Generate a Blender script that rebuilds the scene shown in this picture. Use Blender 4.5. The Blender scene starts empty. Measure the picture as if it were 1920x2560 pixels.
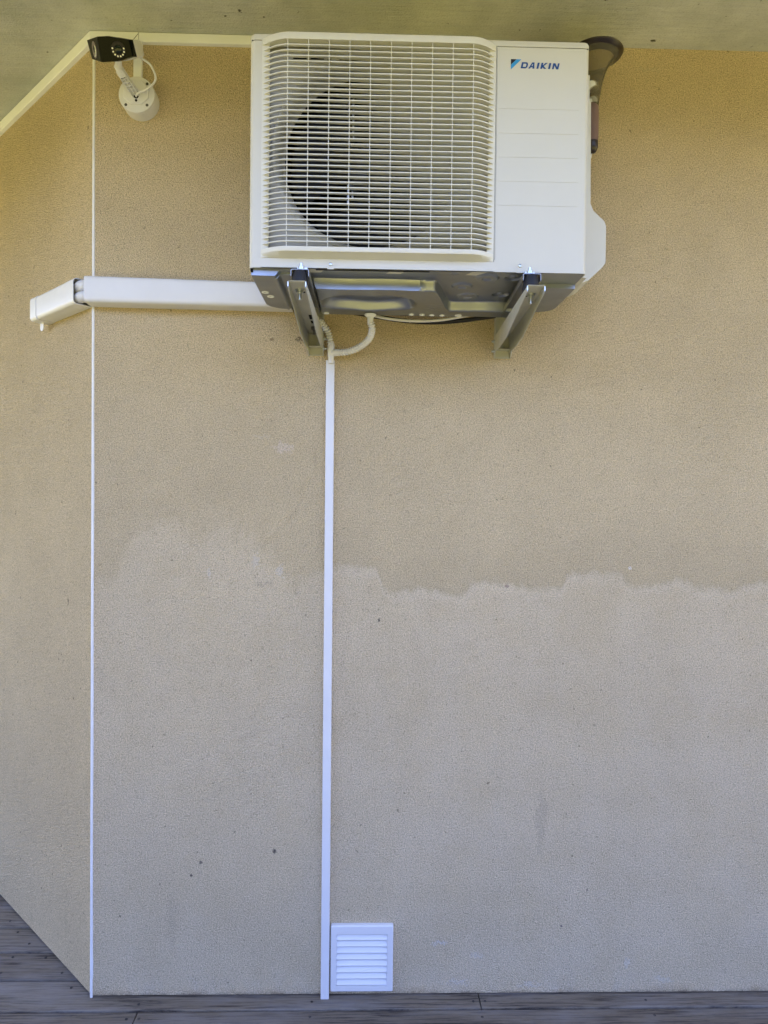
import bpy, bmesh, math, random
from mathutils import Vector, Matrix
random.seed(7)
PI = math.pi
S = bpy.context.scene
COL = S.collection

# ---------------------------------------------------------------- camera
CAM_Y, CAM_Z = -2.15, 1.5686
YAW, PITCH, ROLL, FPX = 0.0241738, -0.0183421, 0.0106832, 1722.3
cd = bpy.data.cameras.new("camera"); cam = bpy.data.objects.new("camera", cd); COL.objects.link(cam)
fw = Vector((math.sin(YAW) * math.cos(PITCH), math.cos(YAW) * math.cos(PITCH), math.sin(PITCH)))
rt = Vector((math.cos(YAW), -math.sin(YAW), 0)); up = rt.cross(fw)
r2 = rt * math.cos(ROLL) + up * math.sin(ROLL); u2 = -rt * math.sin(ROLL) + up * math.cos(ROLL)
cam.matrix_world = Matrix(((r2.x, u2.x, -fw.x, 0), (r2.y, u2.y, -fw.y, CAM_Y), (r2.z, u2.z, -fw.z, CAM_Z), (0, 0, 0, 1)))
cd.sensor_fit = 'VERTICAL'; cd.sensor_height = 36; cd.sensor_width = 27; cd.lens = FPX * 36 / 2560
cd.clip_start = 0.05; cd.clip_end = 600
S.camera = cam

# ---------------------------------------------------------------- sky, sun, exposure
SUN_EL, SUN_ROT = math.radians(58), math.radians(28)
w = bpy.data.worlds.new("World"); S.world = w; w.use_nodes = True
nt = w.node_tree; bgn = nt.nodes["Background"]
sky = nt.nodes.new("ShaderNodeTexSky"); sky.sky_type = 'NISHITA'; sky.sun_disc = False
sky.sun_elevation = SUN_EL; sky.sun_rotation = SUN_ROT; sky.ozone_density = 1.5
tint = nt.nodes.new('ShaderNodeMix'); tint.data_type = 'RGBA'; tint.blend_type = 'MULTIPLY'; tint.inputs[0].default_value = 1; tint.inputs[7].default_value = (1.15, 1.0, 1.17, 1)
nt.links.new(sky.outputs[0], tint.inputs[6]); nt.links.new(tint.outputs[2], bgn.inputs[0]); bgn.inputs[1].default_value = 0.145
sd = bpy.data.lights.new("sun", 'SUN'); sd.energy = 3.7; sd.angle = math.radians(0.5); sd.color = (1, 0.94, 0.84)
so = bpy.data.objects.new("sun", sd); COL.objects.link(so)
to_sun = Vector((math.sin(SUN_ROT) * math.cos(SUN_EL), math.cos(SUN_ROT) * math.cos(SUN_EL), math.sin(SUN_EL)))
so.rotation_euler = to_sun.to_track_quat('Z', 'Y').to_euler(); so.location = (0, -6, 8)
vs = S.view_settings; vs.view_transform = 'Standard'; vs.look = 'None'; vs.gamma = 1.0; vs.use_curve_mapping = False
vs.exposure = 2.72
S.cycles.max_bounces = 12; S.cycles.diffuse_bounces = 8; S.cycles.transparent_max_bounces = 12

# ---------------------------------------------------------------- helpers
def tag(o, label=None, cat=None, group=None, kind=None):
    if label: o["label"] = label
    if cat: o["category"] = cat
    if group: o["group"] = group
    if kind: o["kind"] = kind
    return o
def empty(name, loc, label, cat, group=None):
    o = bpy.data.objects.new(name, None); COL.objects.link(o); o.location = loc; o.empty_display_size = .05
    return tag(o, label, cat, group)
def build(name, bm, mats, parent=None, smooth=None, label=None):
    """links the bmesh (world coordinates) as ONE mesh object"""
    bmesh.ops.recalc_face_normals(bm, faces=bm.faces)
    if smooth is not None:
        for f in bm.faces: f.smooth = True
        for e in bm.edges:
            if len(e.link_faces) == 2 and e.calc_face_angle(0) > math.radians(smooth): e.smooth = False
    off = Vector((0, 0, 0))
    if parent is not None:
        q = parent
        while q is not None: off += q.location; q = q.parent
        bmesh.ops.translate(bm, verts=bm.verts, vec=-off)
    me = bpy.data.meshes.new(name); bm.to_mesh(me); bm.free()
    for m in (mats if isinstance(mats, (list, tuple)) else [mats]): me.materials.append(m)
    o = bpy.data.objects.new(name, me); COL.objects.link(o); o.parent = parent
    if label: o["label"] = label
    return o
def B(): return bmesh.new()
def box(bm, x0, x1, y0, y1, z0, z1, bev=0, seg=2, mat=0, M=None):
    vs_ = [bm.verts.new((x, y, z)) for x in (x0, x1) for y in (y0, y1) for z in (z0, z1)]
    fs = [bm.faces.new([vs_[i] for i in f]) for f in ((0, 1, 3, 2), (4, 6, 7, 5), (0, 4, 5, 1), (2, 3, 7, 6), (0, 2, 6, 4), (1, 5, 7, 3))]
    for f in fs: f.material_index = mat
    if bev:
        es = list({e for f in fs for e in f.edges})
        r = bmesh.ops.bevel(bm, geom=es, offset=bev, segments=seg, affect='EDGES', profile=.5)
        vs_ = list({v for v in vs_ if v.is_valid} | set(r['verts']))
        for f in r['faces']: f.material_index = mat
    if M is not None: bmesh.ops.transform(bm, matrix=M, verts=vs_)
    return vs_
def sweep(bm, rings, closed=True, cap=True, mat=0):
    """rings: list of equal-length point lists -> skin"""
    R = [[bm.verts.new(p) for p in r] for r in rings]; n = len(R[0])
    for a, b in zip(R, R[1:]):
        for i in range(n if closed else n - 1):
            j = (i + 1) % n
            f = bm.faces.new((a[i], a[j], b[j], b[i])); f.material_index = mat
    if cap and closed:
        f = bm.faces.new(R[0][::-1]); f.material_index = mat
        f = bm.faces.new(R[-1]); f.material_index = mat
    return R
def prism_z(bm, pts, z0, z1, mat=0): sweep(bm, [[(x, y, z0) for x, y in pts], [(x, y, z1) for x, y in pts]], mat=mat)
def frame_of(d):
    d = Vector(d).normalized(); a = Vector((0, 0, 1)) if abs(d.z) < .9 else Vector((1, 0, 0))
    x = a.cross(d).normalized(); return x, d.cross(x), d
def lathe(bm, o, d, prof, n=32, mat=0, cap=True):
    x, y, z = frame_of(d); o = Vector(o)
    rings = [[o + z * h + (x * math.cos(2 * PI * i / n) + y * math.sin(2 * PI * i / n)) * max(r, 1e-5) for i in range(n)] for r, h in prof]
    sweep(bm, rings, cap=cap, mat=mat)
def catmull(P, k=10):
    P = [Vector(p) for p in P]; Q = [P[0] * 2 - P[1]] + P + [P[-1] * 2 - P[-2]]; out = []
    for i in range(1, len(Q) - 2):
        a, b, c, d = Q[i - 1:i + 3]
        for j in range(k):
            t = j / k; out.append(.5 * ((2 * b) + (c - a) * t + (2 * a - 5 * b + 4 * c - d) * t * t + (3 * b - a - 3 * c + d) * t ** 3))
    return out + [P[-1]]
def tube(bm, pts, rad, n=10, mat=0, cap=True):
    pts = [Vector(p) for p in pts]; rings = []; x = None
    for i, p in enumerate(pts):
        d = (pts[min(i + 1, len(pts) - 1)] - pts[max(i - 1, 0)]).normalized()
        x = frame_of(d)[0] if x is None else (x - d * x.dot(d)).normalized()
        y = d.cross(x); r = rad(i) if callable(rad) else rad
        rings.append([p + (x * math.cos(2 * PI * k / n) + y * math.sin(2 * PI * k / n)) * r for k in range(n)])
    sweep(bm, rings, cap=cap, mat=mat)
def resample(P, step):
    out = [P[0]]; acc = 0
    for a, b in zip(P, P[1:]):
        L = (b - a).length; t = step - acc
        while t <= L: out.append(a.lerp(b, t / L)); t += step
        acc = (acc + L) % step
    return out
def corrugated(bm, pts, r, amp, mat=0):
    P = resample(catmull(pts, 40), .0012)
    tube(bm, P, lambda i: r + amp * (1 if (i % 7) < 4 else -1) * (.6 if i % 7 in (0, 3) else 1), n=16, mat=mat)
def roundrect(w0, w1, h0, h1, r, seg=4, corners=(1, 1, 1, 1)):
    out = []
    for (cx, cy, a0, on) in ((w1 - r, h1 - r, 0, corners[0]), (w0 + r, h1 - r, 90, corners[1]), (w0 + r, h0 + r, 180, corners[2]), (w1 - r, h0 + r, 270, corners[3])):
        if on:
            for k in range(seg + 1):
                a = math.radians(a0 + 90 * k / seg); out.append((cx + r * math.cos(a), cy + r * math.sin(a)))
        else:
            a = math.radians(a0 + 45); out.append((cx + r * (1 if math.cos(a) > 0 else -1), cy + r * (1 if math.sin(a) > 0 else -1)))
    return out

# ---------------------------------------------------------------- materials
def mat(name, col, rough=.5, metal=0, spec=.5):
    m = bpy.data.materials.new(name); m.use_nodes = True; b = m.node_tree.nodes["Principled BSDF"]
    b.inputs["Base Color"].default_value = (*col, 1); b.inputs["Roughness"].default_value = rough
    b.inputs["Metallic"].default_value = metal; b.inputs["Specular IOR Level"].default_value = spec
    return m
class NB:
    def __init__(s, m): s.t = m.node_tree; s.b = s.t.nodes["Principled BSDF"]
    def n(s, typ, **k):
        x = s.t.nodes.new(typ)
        for a, v in k.items(): setattr(x, a, v)
        return x
    def l(s, a, b): s.t.links.new(a, b)
    def coord(s, scale=(1, 1, 1), rot=(0, 0, 0)):
        if not hasattr(s, 'tc'): s.tc = s.n("ShaderNodeTexCoord")
        mp = s.n("ShaderNodeMapping"); mp.inputs['Scale'].default_value = scale; mp.inputs['Rotation'].default_value = rot
        s.l(s.tc.outputs['Object'], mp.inputs[0]); return mp.outputs[0]
    def noise(s, scale, detail=2, rough=.5, vec=None, dist=0):
        x = s.n("ShaderNodeTexNoise"); x.inputs['Scale'].default_value = scale; x.inputs['Detail'].default_value = detail
        x.inputs['Roughness'].default_value = rough; x.inputs['Distortion'].default_value = dist
        s.l(vec if vec is not None else s.coord(), x.inputs['Vector']); return x.outputs[0]
    def ramp(s, fac, *st, mode='LINEAR'):
        x = s.n("ShaderNodeValToRGB"); x.color_ramp.interpolation = mode; e = x.color_ramp.elements
        while len(e) < len(st): e.new(.5)
        for k, (p_, c) in enumerate(st):
            e[k].position = p_; e[k].color = (c, c, c, 1) if not isinstance(c, tuple) else (*c, 1)
        s.l(fac, x.inputs[0]); return x.outputs[0]
    def mix(s, f, a, b, mode='MIX'):
        x = s.n("ShaderNodeMix", data_type='RGBA', blend_type=mode)
        for v, i in ((f, 0), (a, 6), (b, 7)):
            if hasattr(v, 'links'): s.l(v, x.inputs[i])
            elif isinstance(v, tuple): x.inputs[i].default_value = (*v, 1)
            else: x.inputs[i].default_value = v if i == 0 else (v, v, v, 1)
        return x.outputs[2]
    def m(s, op, a, b=0., c=0.):
        x = s.n("ShaderNodeMath", operation=op)
        for v, i in ((a, 0), (b, 1), (c, 2)):
            if hasattr(v, 'links'): s.l(v, x.inputs[i])
            else: x.inputs[i].default_value = v
        return x.outputs[0]
    def bump(s, h, dist=.001, strength=1.):
        x = s.n("ShaderNodeBump"); x.inputs['Distance'].default_value = dist; x.inputs['Strength'].default_value = strength
        s.l(h, x.inputs['Height']); s.l(x.outputs[0], s.b.inputs['Normal'])
    def color(s, c): s.l(c, s.b.inputs['Base Color'])

# rendered stucco wall
def stucco(name, base, bx=0.0, edge=True):
    m = mat(name, base, .92, spec=.15); q = NB(m)
    g = q.noise(215, 3, .6); g2 = q.noise(310, 2, .5); big = q.noise(1.6, 4, .6); mid = q.noise(7, 4, .65)
    vo = q.n("ShaderNodeTexVoronoi"); vo.inputs['Scale'].default_value = 330; q.l(q.coord(), vo.inputs['Vector'])
    vp = q.n("ShaderNodeTexVoronoi"); vp.inputs['Scale'].default_value = 150; q.l(q.coord((1.25, 1, .8)), vp.inputs['Vector'])
    pits = q.ramp(q.m('ADD', vp.outputs['Distance'], q.m('MULTIPLY', q.m('SUBTRACT', q.noise(48, 3, .6), .5), 1.1)), (.05, .25), (.24, 1.))
    gran = q.m('ADD', q.m('ADD', q.m('MULTIPLY', vo.outputs['Distance'], -.45), q.m('MULTIPLY', g, .55)), q.m('ADD', q.m('MULTIPLY', g2, .35), q.m('MULTIPLY', pits, .25)))
    fleck = q.ramp(q.noise(270, 3, .7), (.36, .66), (.62, 1.24))
    d = tuple(c * .70 for c in base); li = tuple(min(1, c * 1.10) for c in base)
    c = q.mix(q.ramp(big, (.3, 0.), (.7, 1.)), tuple(x * .94 for x in base), li)
    c = q.mix(q.m('MULTIPLY', q.ramp(mid, (.35, 1.), (.62, 0.)), .22), c, tuple(x * .84 for x in base))
    if edge:   # old water mark: a scalloped line across the wall, paler render below it
        sx = q.n("ShaderNodeSeparateXYZ"); q.l(q.tc.outputs['Object'], sx.inputs[0])
        X, Z = sx.outputs[0], sx.outputs[2]
        wx_ = q.m('ADD', X, q.m('MULTIPLY', q.m('SUBTRACT', q.noise(34, 3, .7), .5), .07)); wz_ = q.m('ADD', Z, q.m('MULTIPLY', q.m('SUBTRACT', q.noise(41, 3, .7), .5), .07))
        fc = q.n("ShaderNodeFloatCurve"); cv = fc.mapping.curves[0]
        ks = [(-1.3, 1.40), (-.95, 1.38), (-.84, 1.32), (-.72, 1.46), (-.55, 1.50), (-.40, 1.47), (-.30, 1.39), (-.20, 1.33), (-.13, 1.35), (-.08, 1.365), (.02, 1.36), (.045, 1.31), (.08, 1.285), (.2, 1.287), (.315, 1.283), (.335, 1.315),
              (.45, 1.308), (.60, 1.300), (.64, 1.345), (.78, 1.35), (.84, 1.315), (.93, 1.312), (1.0, 1.33), (1.1, 1.30), (1.3, 1.33)]
        pts = [((x + 1.3) / 2.6, (z - 1.1) / .5) for x, z in ks]
        while len(cv.points) < len(pts): cv.points.new(.5, .5)
        for pnt, (a, b_) in zip(cv.points, pts): pnt.location = (a, b_); pnt.handle_type = 'AUTO_CLAMPED'
        fc.mapping.update()
        q.l(q.m('DIVIDE', q.m('ADD', X, 1.3), 2.6), fc.inputs[1])
        wob = q.noise(15, 7, .8, q.coord((1, 1, .45)))
        edgez = q.m('ADD', q.m('MULTIPLY_ADD', fc.outputs[0], .5, 1.092), q.m('MULTIPLY', q.m('SUBTRACT', wob, .5), .13))
        under = q.m('SUBTRACT', edgez, Z)                       # >0 below the line
        soft = q.ramp(q.m('MULTIPLY_ADD', X, .5, .5), (.38, 0.), (.45, 1.))
        blotch = q.m('MULTIPLY', q.m('SUBTRACT', 1., soft), q.m('MULTIPLY', q.m('SUBTRACT', q.noise(6, 6, .75), .5), .55))
        under = q.m('ADD', under, blotch)
        step = q.ramp(q.m('MULTIPLY_ADD', under, q.m('MULTIPLY_ADD', soft, 11., 3.), .5), (.34, 0.), (.70, 1.))
        patch = q.m('MULTIPLY', q.ramp(q.noise(5, 4, .65), (.35, .45), (.62, 1.)), q.ramp(q.m('MULTIPLY_ADD', X, .5, .5), (.34, .75), (.46, 1.)))
        c = q.mix(q.m('MULTIPLY', q.m('MULTIPLY', step, patch), .42), c, (.80, .685, .515))
        near = q.m('MULTIPLY', q.ramp(q.m('MULTIPLY', q.m('MULTIPLY', under, -1.), 1.), (0., 1.), (.16, 0.)), q.m('SUBTRACT', 1., step))
        c = q.mix(q.m('MULTIPLY', q.m('MULTIPLY', near, patch), .42), c, tuple(x * .80 for x in base))
        rim_ = q.m('MULTIPLY', q.ramp(q.m('MULTIPLY', under, -1.), (0., 1.), (.022, 0.)), q.m('SUBTRACT', 1., step))
        c = q.mix(q.m('MULTIPLY', q.m('MULTIPLY', rim_, soft), .20), c, tuple(x * .68 for x in base))
        pale = q.m('MULTIPLY', q.ramp(under, (0., 1.), (.035, 0.)), step)
        c = q.mix(q.m('MULTIPLY', q.m('MULTIPLY', pale, soft), .20), c, (.90, .82, .68))
        # splash dirt and lime along the foot
        foot = q.m('MULTIPLY', q.ramp(Z, (.0, 1.), (.10, 0.)), q.ramp(q.noise(14, 4, .7, q.coord((1, 1, .5))), (.45, 0.), (.65, 1.)))
        c = q.mix(q.m('MULTIPLY', foot, .4), c, (.62, .56, .46))
        rust = q.m('MULTIPLY', q.ramp(Z, (.0, 1.), (.03, 0.)), q.ramp(q.noise(9, 4, .75), (.46, 0.), (.62, 1.)))
        c = q.mix(q.m('MULTIPLY', rust, .55), c, (.33, .21, .10))
        grime = q.m('MULTIPLY', q.ramp(Z, (.004, 1.), (.014, 0.)), q.ramp(q.noise(26, 4, .7), (.35, 0.), (.55, 1.)))
        c = q.mix(q.m('MULTIPLY', grime, .7), c, (.16, .13, .10))
        # scuffs: centre x, z, half sizes, strength, colour
        for (cx, cz, ax, az, st, colr) in ((-.262, 1.725, .034, .022, .42, (.80, .68, .58)), (-.33, 1.76, .03, .008, .22, (.8, .72, .6)), (.245, .165, .026, .010, .45, (.72, .69, .70)),
                (.36, .125, .018, .008, .25, (.8, .78, .78)), (.53, .03, .04, .008, .3, (.75, .72, .7)), (-.49, 1.335, .006, .02, .35, (.75, .72, .68)), (-.35, 1.37, .012, .03, .3, (.75, .72, .68)),
                (-.27, 1.34, .012, .02, .35, (.75, .72, .68)), (.84, .1, .010, .02, .3, (.8, .8, .8)), (-.32, 1.30, .035, .008, .35, (.30, .25, .2)), (-.21, 2.06, .012, .007, .8, (.12, .09, .06)), (-.30, 2.06, .008, .006, .6, (.2, .12, .06)),
                (.56, .55, .02, .12, .25, (.36, .29, .2)), (-.6, .24, .02, .1, .2, (.36, .29, .2)), (-.28, .46, .007, .009, .9, (.10, .08, .07)), (-.51, .425, .006, .006, .9, (.1, .08, .07)), (-.54, .385, .005, .006, .9, (.1, .08, .07)),
                (.04, 1.19, .004, .007, .9, (.08, .07, .06)), (.44, 1.30, .008, .005, .7, (.3, .2, .18)), (.83, 1.36, .006, .006, .7, (.85, .82, .8)), (.63, .22, .004, .005, .8, (.1, .08, .1)), (.71, .335, .004, .006, .7, (.2, .15, .12)),
                (.72, 2.90, .02, .006, .6, (.55, .5, .3)), (.86, 2.915, .05, .008, .5, (.6, .52, .35)), (.96, .045, .04, .010, .35, (.72, .68, .6)), (.30, .04, .04, .010, .3, (.75, .73, .75))):
            dx = q.m('DIVIDE', q.m('SUBTRACT', wx_ if ax > .009 else X, cx), ax); dz = q.m('DIVIDE', q.m('SUBTRACT', wz_ if ax > .009 else Z, cz), az)
            rr = q.m('ADD', q.m('ADD', q.m('MULTIPLY', dx, dx), q.m('MULTIPLY', dz, dz)), q.m('MULTIPLY', q.m('SUBTRACT', g, .5), 3.6))
            f = q.ramp(rr, (.25, 1.), (1., 0.)); c = q.mix(q.m('MULTIPLY', f, st), c, colr)
    c = q.mix(1., c, fleck, 'MULTIPLY'); c = q.mix(pits, d, c)
    spk = q.ramp(q.noise(60, 2, .5), (.24, 0.), (.30, 1.)); c = q.mix(spk, tuple(x * .45 for x in base), c)
    q.color(c); q.bump(gran, .0075, 1.)
    return m
M = {}
WALL = (.645, .52, .325)
M['wall'] = stucco('render_wall', WALL)
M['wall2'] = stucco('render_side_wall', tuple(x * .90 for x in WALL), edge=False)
def soffit_mat():
    m = mat('painted_concrete_soffit', (.38, .36, .28), .9, spec=.15); q = NB(m)
    st = q.noise(6, 5, .7, q.coord((1.2, 14, 1))); fine = q.noise(190, 3, .6); bl = q.noise(3.0, 6, .68)
    c = q.mix(q.ramp(bl, (.36, 0.), (.62, 1.)), (.42, .435, .395), (.60, .61, .565))
    c = q.mix(q.m('MULTIPLY', q.ramp(st, (.35, 1.), (.5, 0.)), .28), c, (.40, .43, .46))
    dots = q.ramp(q.noise(38, 2, .5), (.235, 0.), (.27, 1.)); c = q.mix(dots, (.10, .095, .07), c)
    dots2 = q.ramp(q.noise(24, 4, .75, q.coord((1, 2.5, 1))), (.27, 0.), (.33, 1.)); c = q.mix(q.m('MULTIPLY', q.m('SUBTRACT', 1., dots2), .6), c, (.16, .15, .11))
    c = q.mix(q.ramp(fine, (.3, .35), (.45, 0.)), c, (.22, .21, .16))
    q.color(c); q.bump(q.m('ADD', q.m('MULTIPLY', st, 1.), q.m('MULTIPLY', fine, .6)), .003, .8); return m
M['soffit'] = soffit_mat()
def plastic(name, col, rough=.38, var=.04, bump=.0002):
    m = mat(name, col, rough, spec=.4); q = NB(m)
    q.color(q.mix(q.ramp(q.noise(9, 4, .6), (.35, 0.), (.65, 1.)), tuple(c * (1 - var) for c in col), col))
    q.bump(q.noise(700, 1, .5), bump, .5); return m
M['pvc'] = plastic('white_pvc', (.735, .735, .75))
M['pvc_cream'] = plastic('cream_pvc', (.86, .88, .92))
M['case'] = plastic('ivory_enamelled_steel', (.61, .60, .54), .42, .02, .0003)
M['grille'] = plastic('ivory_grille_plastic', (.68, .67, .60), .45)
M['shroud'] = plastic('grey_shroud_plastic', (.34, .335, .30), .5)
M['caulk'] = plastic('white_bead_paint', (.82, .82, .82), .6, .08, .002)
M['black'] = mat('black_plastic', (.014, .014, .016), .35)
M['rubber'] = mat('black_rubber', (.008, .008, .012), .6)
M['dark'] = mat('dark_interior', (.006, .006, .007), .8, spec=.1)
M['coil'] = mat('dark_condenser_fins', (.010, .010, .010), .6)
M['fan'] = mat('dark_grey_fan_plastic', (.012, .012, .014), .45, spec=.3)
M['white_led'] = mat('white_emitter_lens', (.8, .82, .72), .25)
M['lens'] = mat('lens_glass', (.010, .016, .008), .08, spec=.35)
M['face'] = mat('black_glass_plate', (.002, .003, .002), .12, spec=.09)
M['ring'] = mat('grey_lens_ring', (.016, .014, .016), .35, spec=.2)
M['blue'] = mat('dark_blue_print', (.005, .06, .25), .4)
M['cyan'] = mat('light_blue_print', (.03, .28, .62), .4)
M['ink'] = mat('black_print', (.01, .012, .02), .4)
M['seam'] = mat('seam_shadow_gap', (.05, .05, .045), .8)
M['zinc'] = mat('zinc_plated_bolt', (.55, .58, .60), .28, .9)
def galv(name, col, rough):
    m = mat(name, col, rough, .85); q = NB(m)
    q.color(q.mix(q.ramp(q.noise(11, 2, .5), (.3, 0.), (.7, 1.)), tuple(c * .90 for c in col), tuple(c * 1.05 for c in col)))
    q.l(q.ramp(q.noise(14, 2, .5), (.3, rough * .85), (.7, rough * 1.2)), q.b.inputs['Roughness'])
    q.bump(q.noise(22, 2, .5), .0006, .25); return m
M['galv'] = galv('galvanised_pan_steel', (.31, .335, .385), .36); M['galv'].node_tree.nodes["Principled BSDF"].inputs['Metallic'].default_value = .8
M['bracket'] = galv('zinc_bracket_steel', (.56, .56, .50), .42); M['bracket'].node_tree.nodes["Principled BSDF"].inputs['Metallic'].default_value = .3
M['rail'] = galv('dark_zinc_rail', (.30, .30, .30), .4)
def smoked():
    m = bpy.data.materials.new('smoked_brown_glass'); m.use_nodes = True; t = m.node_tree; t.nodes.clear()
    o = t.nodes.new("ShaderNodeOutputMaterial"); tr = t.nodes.new("ShaderNodeBsdfTransparent"); tr.inputs[0].default_value = (.74, .71, .62, 1)
    gl = t.nodes.new("ShaderNodeBsdfGlossy"); gl.inputs[0].default_value = (.85, .85, .82, 1); gl.inputs[1].default_value = .07
    df = t.nodes.new("ShaderNodeBsdfDiffuse"); df.inputs[0].default_value = (.32, .30, .25, 1)
    lw = t.nodes.new("ShaderNodeLayerWeight"); lw.inputs[0].default_value = .10
    a = t.nodes.new("ShaderNodeMixShader"); a.inputs[0].default_value = .26; b = t.nodes.new("ShaderNodeMixShader")
    t.links.new(tr.outputs[0], a.inputs[1]); t.links.new(df.outputs[0], a.inputs[2]); t.links.new(lw.outputs['Fresnel'], b.inputs[0])
    t.links.new(a.outputs[0], b.inputs[1]); t.links.new(gl.outputs[0], b.inputs[2]); t.links.new(b.outputs[0], o.inputs[0]); return m
M['smoked'] = smoked()
M['darkscrew'] = mat('recessed_dark_screw', (.07, .07, .065), .5)
M['ring2'] = mat('mauve_lens_ring', (.16, .13, .15), .4)
M['added_beam'] = mat('added_dark_beam', (.045, .055, .075), .6)
M['brown'] = mat('dark_brown_lamp_metal', (.022, .015, .013), .3)
M['mauve'] = plastic('mauve_brown_lamp_sleeve', (.20, .13, .125), .45)
PITCHB, B0 = .1385, -.0607
def wood():
    m = mat('weathered_grey_deck_wood', (.1, .09, .085), .75, spec=.3); q = NB(m)
    sx = q.n("ShaderNodeSeparateXYZ"); q.coord(); q.l(q.tc.outputs['Object'], sx.inputs[0])
    idx = q.m('FLOOR', q.m('DIVIDE', q.m('SUBTRACT', sx.outputs[1], B0), PITCHB))
    wn = q.n("ShaderNodeTexWhiteNoise", noise_dimensions='1D'); q.l(idx, wn.inputs['W'])
    cb = q.n("ShaderNodeCombineXYZ"); q.l(q.m('MULTIPLY', wn.outputs[0], 37.), cb.inputs[0]); q.l(q.m('MULTIPLY', idx, 3.1), cb.inputs[2])
    va = q.n("ShaderNodeVectorMath", operation='ADD'); q.l(q.tc.outputs['Object'], va.inputs[0]); q.l(cb.outputs[0], va.inputs[1])
    def st(sc):
        mp = q.n("ShaderNodeMapping"); mp.inputs['Scale'].default_value = sc; q.l(va.outputs[0], mp.inputs[0]); return mp.outputs[0]
    grain = q.noise(9, 7, .75, st((.5, 15, 1)), .7); fine = q.noise(34, 6, .8, st((.6, 22, 1))); bl = q.noise(4, 4, .6, st((.7, 2.5, 1)))
    c = q.mix(wn.outputs[0], (.17, .138, .100), (.235, .196, .145))
    c = q.mix(q.ramp(grain, (.38, .95), (.53, 0.)), c, (.028, .022, .019))
    c = q.mix(q.ramp(bl, (.45, 0.), (.72, .75)), c, (.26, .24, .22))
    c = q.mix(q.ramp(fine, (.3, .5), (.5, 0.)), c, (.05, .042, .038))
    q.color(c); q.bump(q.m('ADD', grain, q.m('MULTIPLY', fine, .5)), .0025, .8); return m
M['wood'] = wood()
M['screw'] = mat('tarnished_deck_screw', (.04, .036, .036), .5, .4)
def grass():
    m = mat('dry_lawn_grass', (.2, .2, .05), .9, spec=.1); q = NB(m)
    c = q.mix(q.ramp(q.noise(.6, 5, .6), (.3, 0.), (.7, 1.)), (.32, .285, .07), (.42, .355, .10)); c = q.mix(q.ramp(q.noise(60, 3, .6), (.3, .6), (.6, 0.)), c, (.16, .155, .05))
    q.color(c); q.bump(q.noise(80, 3, .6), .02, 1.); return m
M['grass'] = grass()
M['leaf'] = mat('dark_hedge_leaves', (.03, .05, .03), .8, spec=.1); q_ = NB(M['leaf'])
q_.color(q_.mix(q_.ramp(q_.noise(3, 6, .7), (.35, 0.), (.65, 1.)), (.012, .022, .016), (.045, .065, .03))); q_.bump(q_.noise(5, 5, .7), .3, 1.)

# ---------------------------------------------------------------- house
CX, CH, ANG = -.849, 2.980, .76768
E_ = Vector((-math.cos(ANG), math.sin(ANG), 0)); N_ = Vector((-math.sin(ANG), -math.cos(ANG), 0)); C0 = Vector((CX, 0, 0))
def LW(s, o, z): return C0 + E_ * s + N_ * o + Vector((0, 0, z))
house = empty('house', (0, 0, 0), 'beige roughcast house with an obtuse corner, sheltered by a grey painted soffit', 'house')
bm = B(); sweep(bm, [[(x, 0, .006), (x, .30, .006), (x, .30, CH + .02), (x, 0, CH + .02)] for x in (CX, 4.2)]); build('wall', bm, M['wall'], house, label='long front wall with a ragged pale water mark at mid height')
bm = B(); P = [LW(0, 0, 0), LW(4.5, 0, 0), LW(4.5, -.3, 0), LW(.124, -.3, 0), Vector((CX, .30, 0))]
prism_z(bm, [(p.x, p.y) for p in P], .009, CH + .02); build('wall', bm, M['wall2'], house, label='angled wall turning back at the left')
# white corner bead, slightly uneven
bm = B(); bis = (Vector((0, -1, 0)) + N_).normalized(); side = Vector((bis.y * -1, bis.x, 0)); side = side if side.x > 0 else -side; rings = []
zz = 0.0
while zz < CH:
    wv = .0042 + .0004 * math.sin(zz * 9) + .0004 * random.random() + (.0016 if .06 < zz < .15 and random.random() < .8 else 0); c_ = C0 + Vector((0, 0, zz))
    wl = .0040
    rings.append([c_ + side * wv + bis * -.002, c_ + side * wv * .9 + bis * .0015, c_ + bis * .0028, c_ - side * wl * .9 + bis * .0015, c_ - side * wl + bis * -.002]); zz += .018
sweep(bm, rings); build('corner_bead', bm, M['caulk'], house, 60)
bm = B(); box(bm, -5, 4.5, -1.35, 4, CH, CH + .25); 
build('soffit', bm, M['soffit'], house)
bm = B(); box(bm, -5, 4.5, -1.44, -1.352, CH - .03, CH + .27, .004, 1); build('added_edge_beam', bm, M['added_beam'], house)  # unseen beam, added as something dark for the steel pan to reflect

# ---------------------------------------------------------------- ground
bm = B(); box(bm, -250, 250, -300, 60, -.9, -.32); tag(build('lawn', bm, M['grass']), 'sunlit yellow green lawn beyond the deck', kind='structure')
bm = B(); hx, hz = 90, 22; G_ = {}
for i in range(hx + 1):
    for j in range(hz + 1):
        x = -45 + 90 * i / hx; t = j / hz; hgt = 4.3 + .5 * math.sin(x * .7) + .6 * math.sin(x * 1.9 + 1)
        y = -11 - (1.2 * (1 - math.sin(PI * min(t, 1) * .5)) * 0 + 2.2 * max(0, t - .7) ** 1.0 * 2) + random.uniform(-.35, .35)
        G_[i, j] = bm.verts.new((x + random.uniform(-.3, .3), y, -.33 + hgt * min(1, t * 1.15) + (random.uniform(-.2, .2) if j else 0)))
for i in range(hx):
    for j in range(hz): bm.faces.new((G_[i, j], G_[i + 1, j], G_[i + 1, j + 1], G_[i, j + 1]))
bmesh.ops.solidify(bm, geom=bm.faces[:], thickness=1.5)
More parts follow.
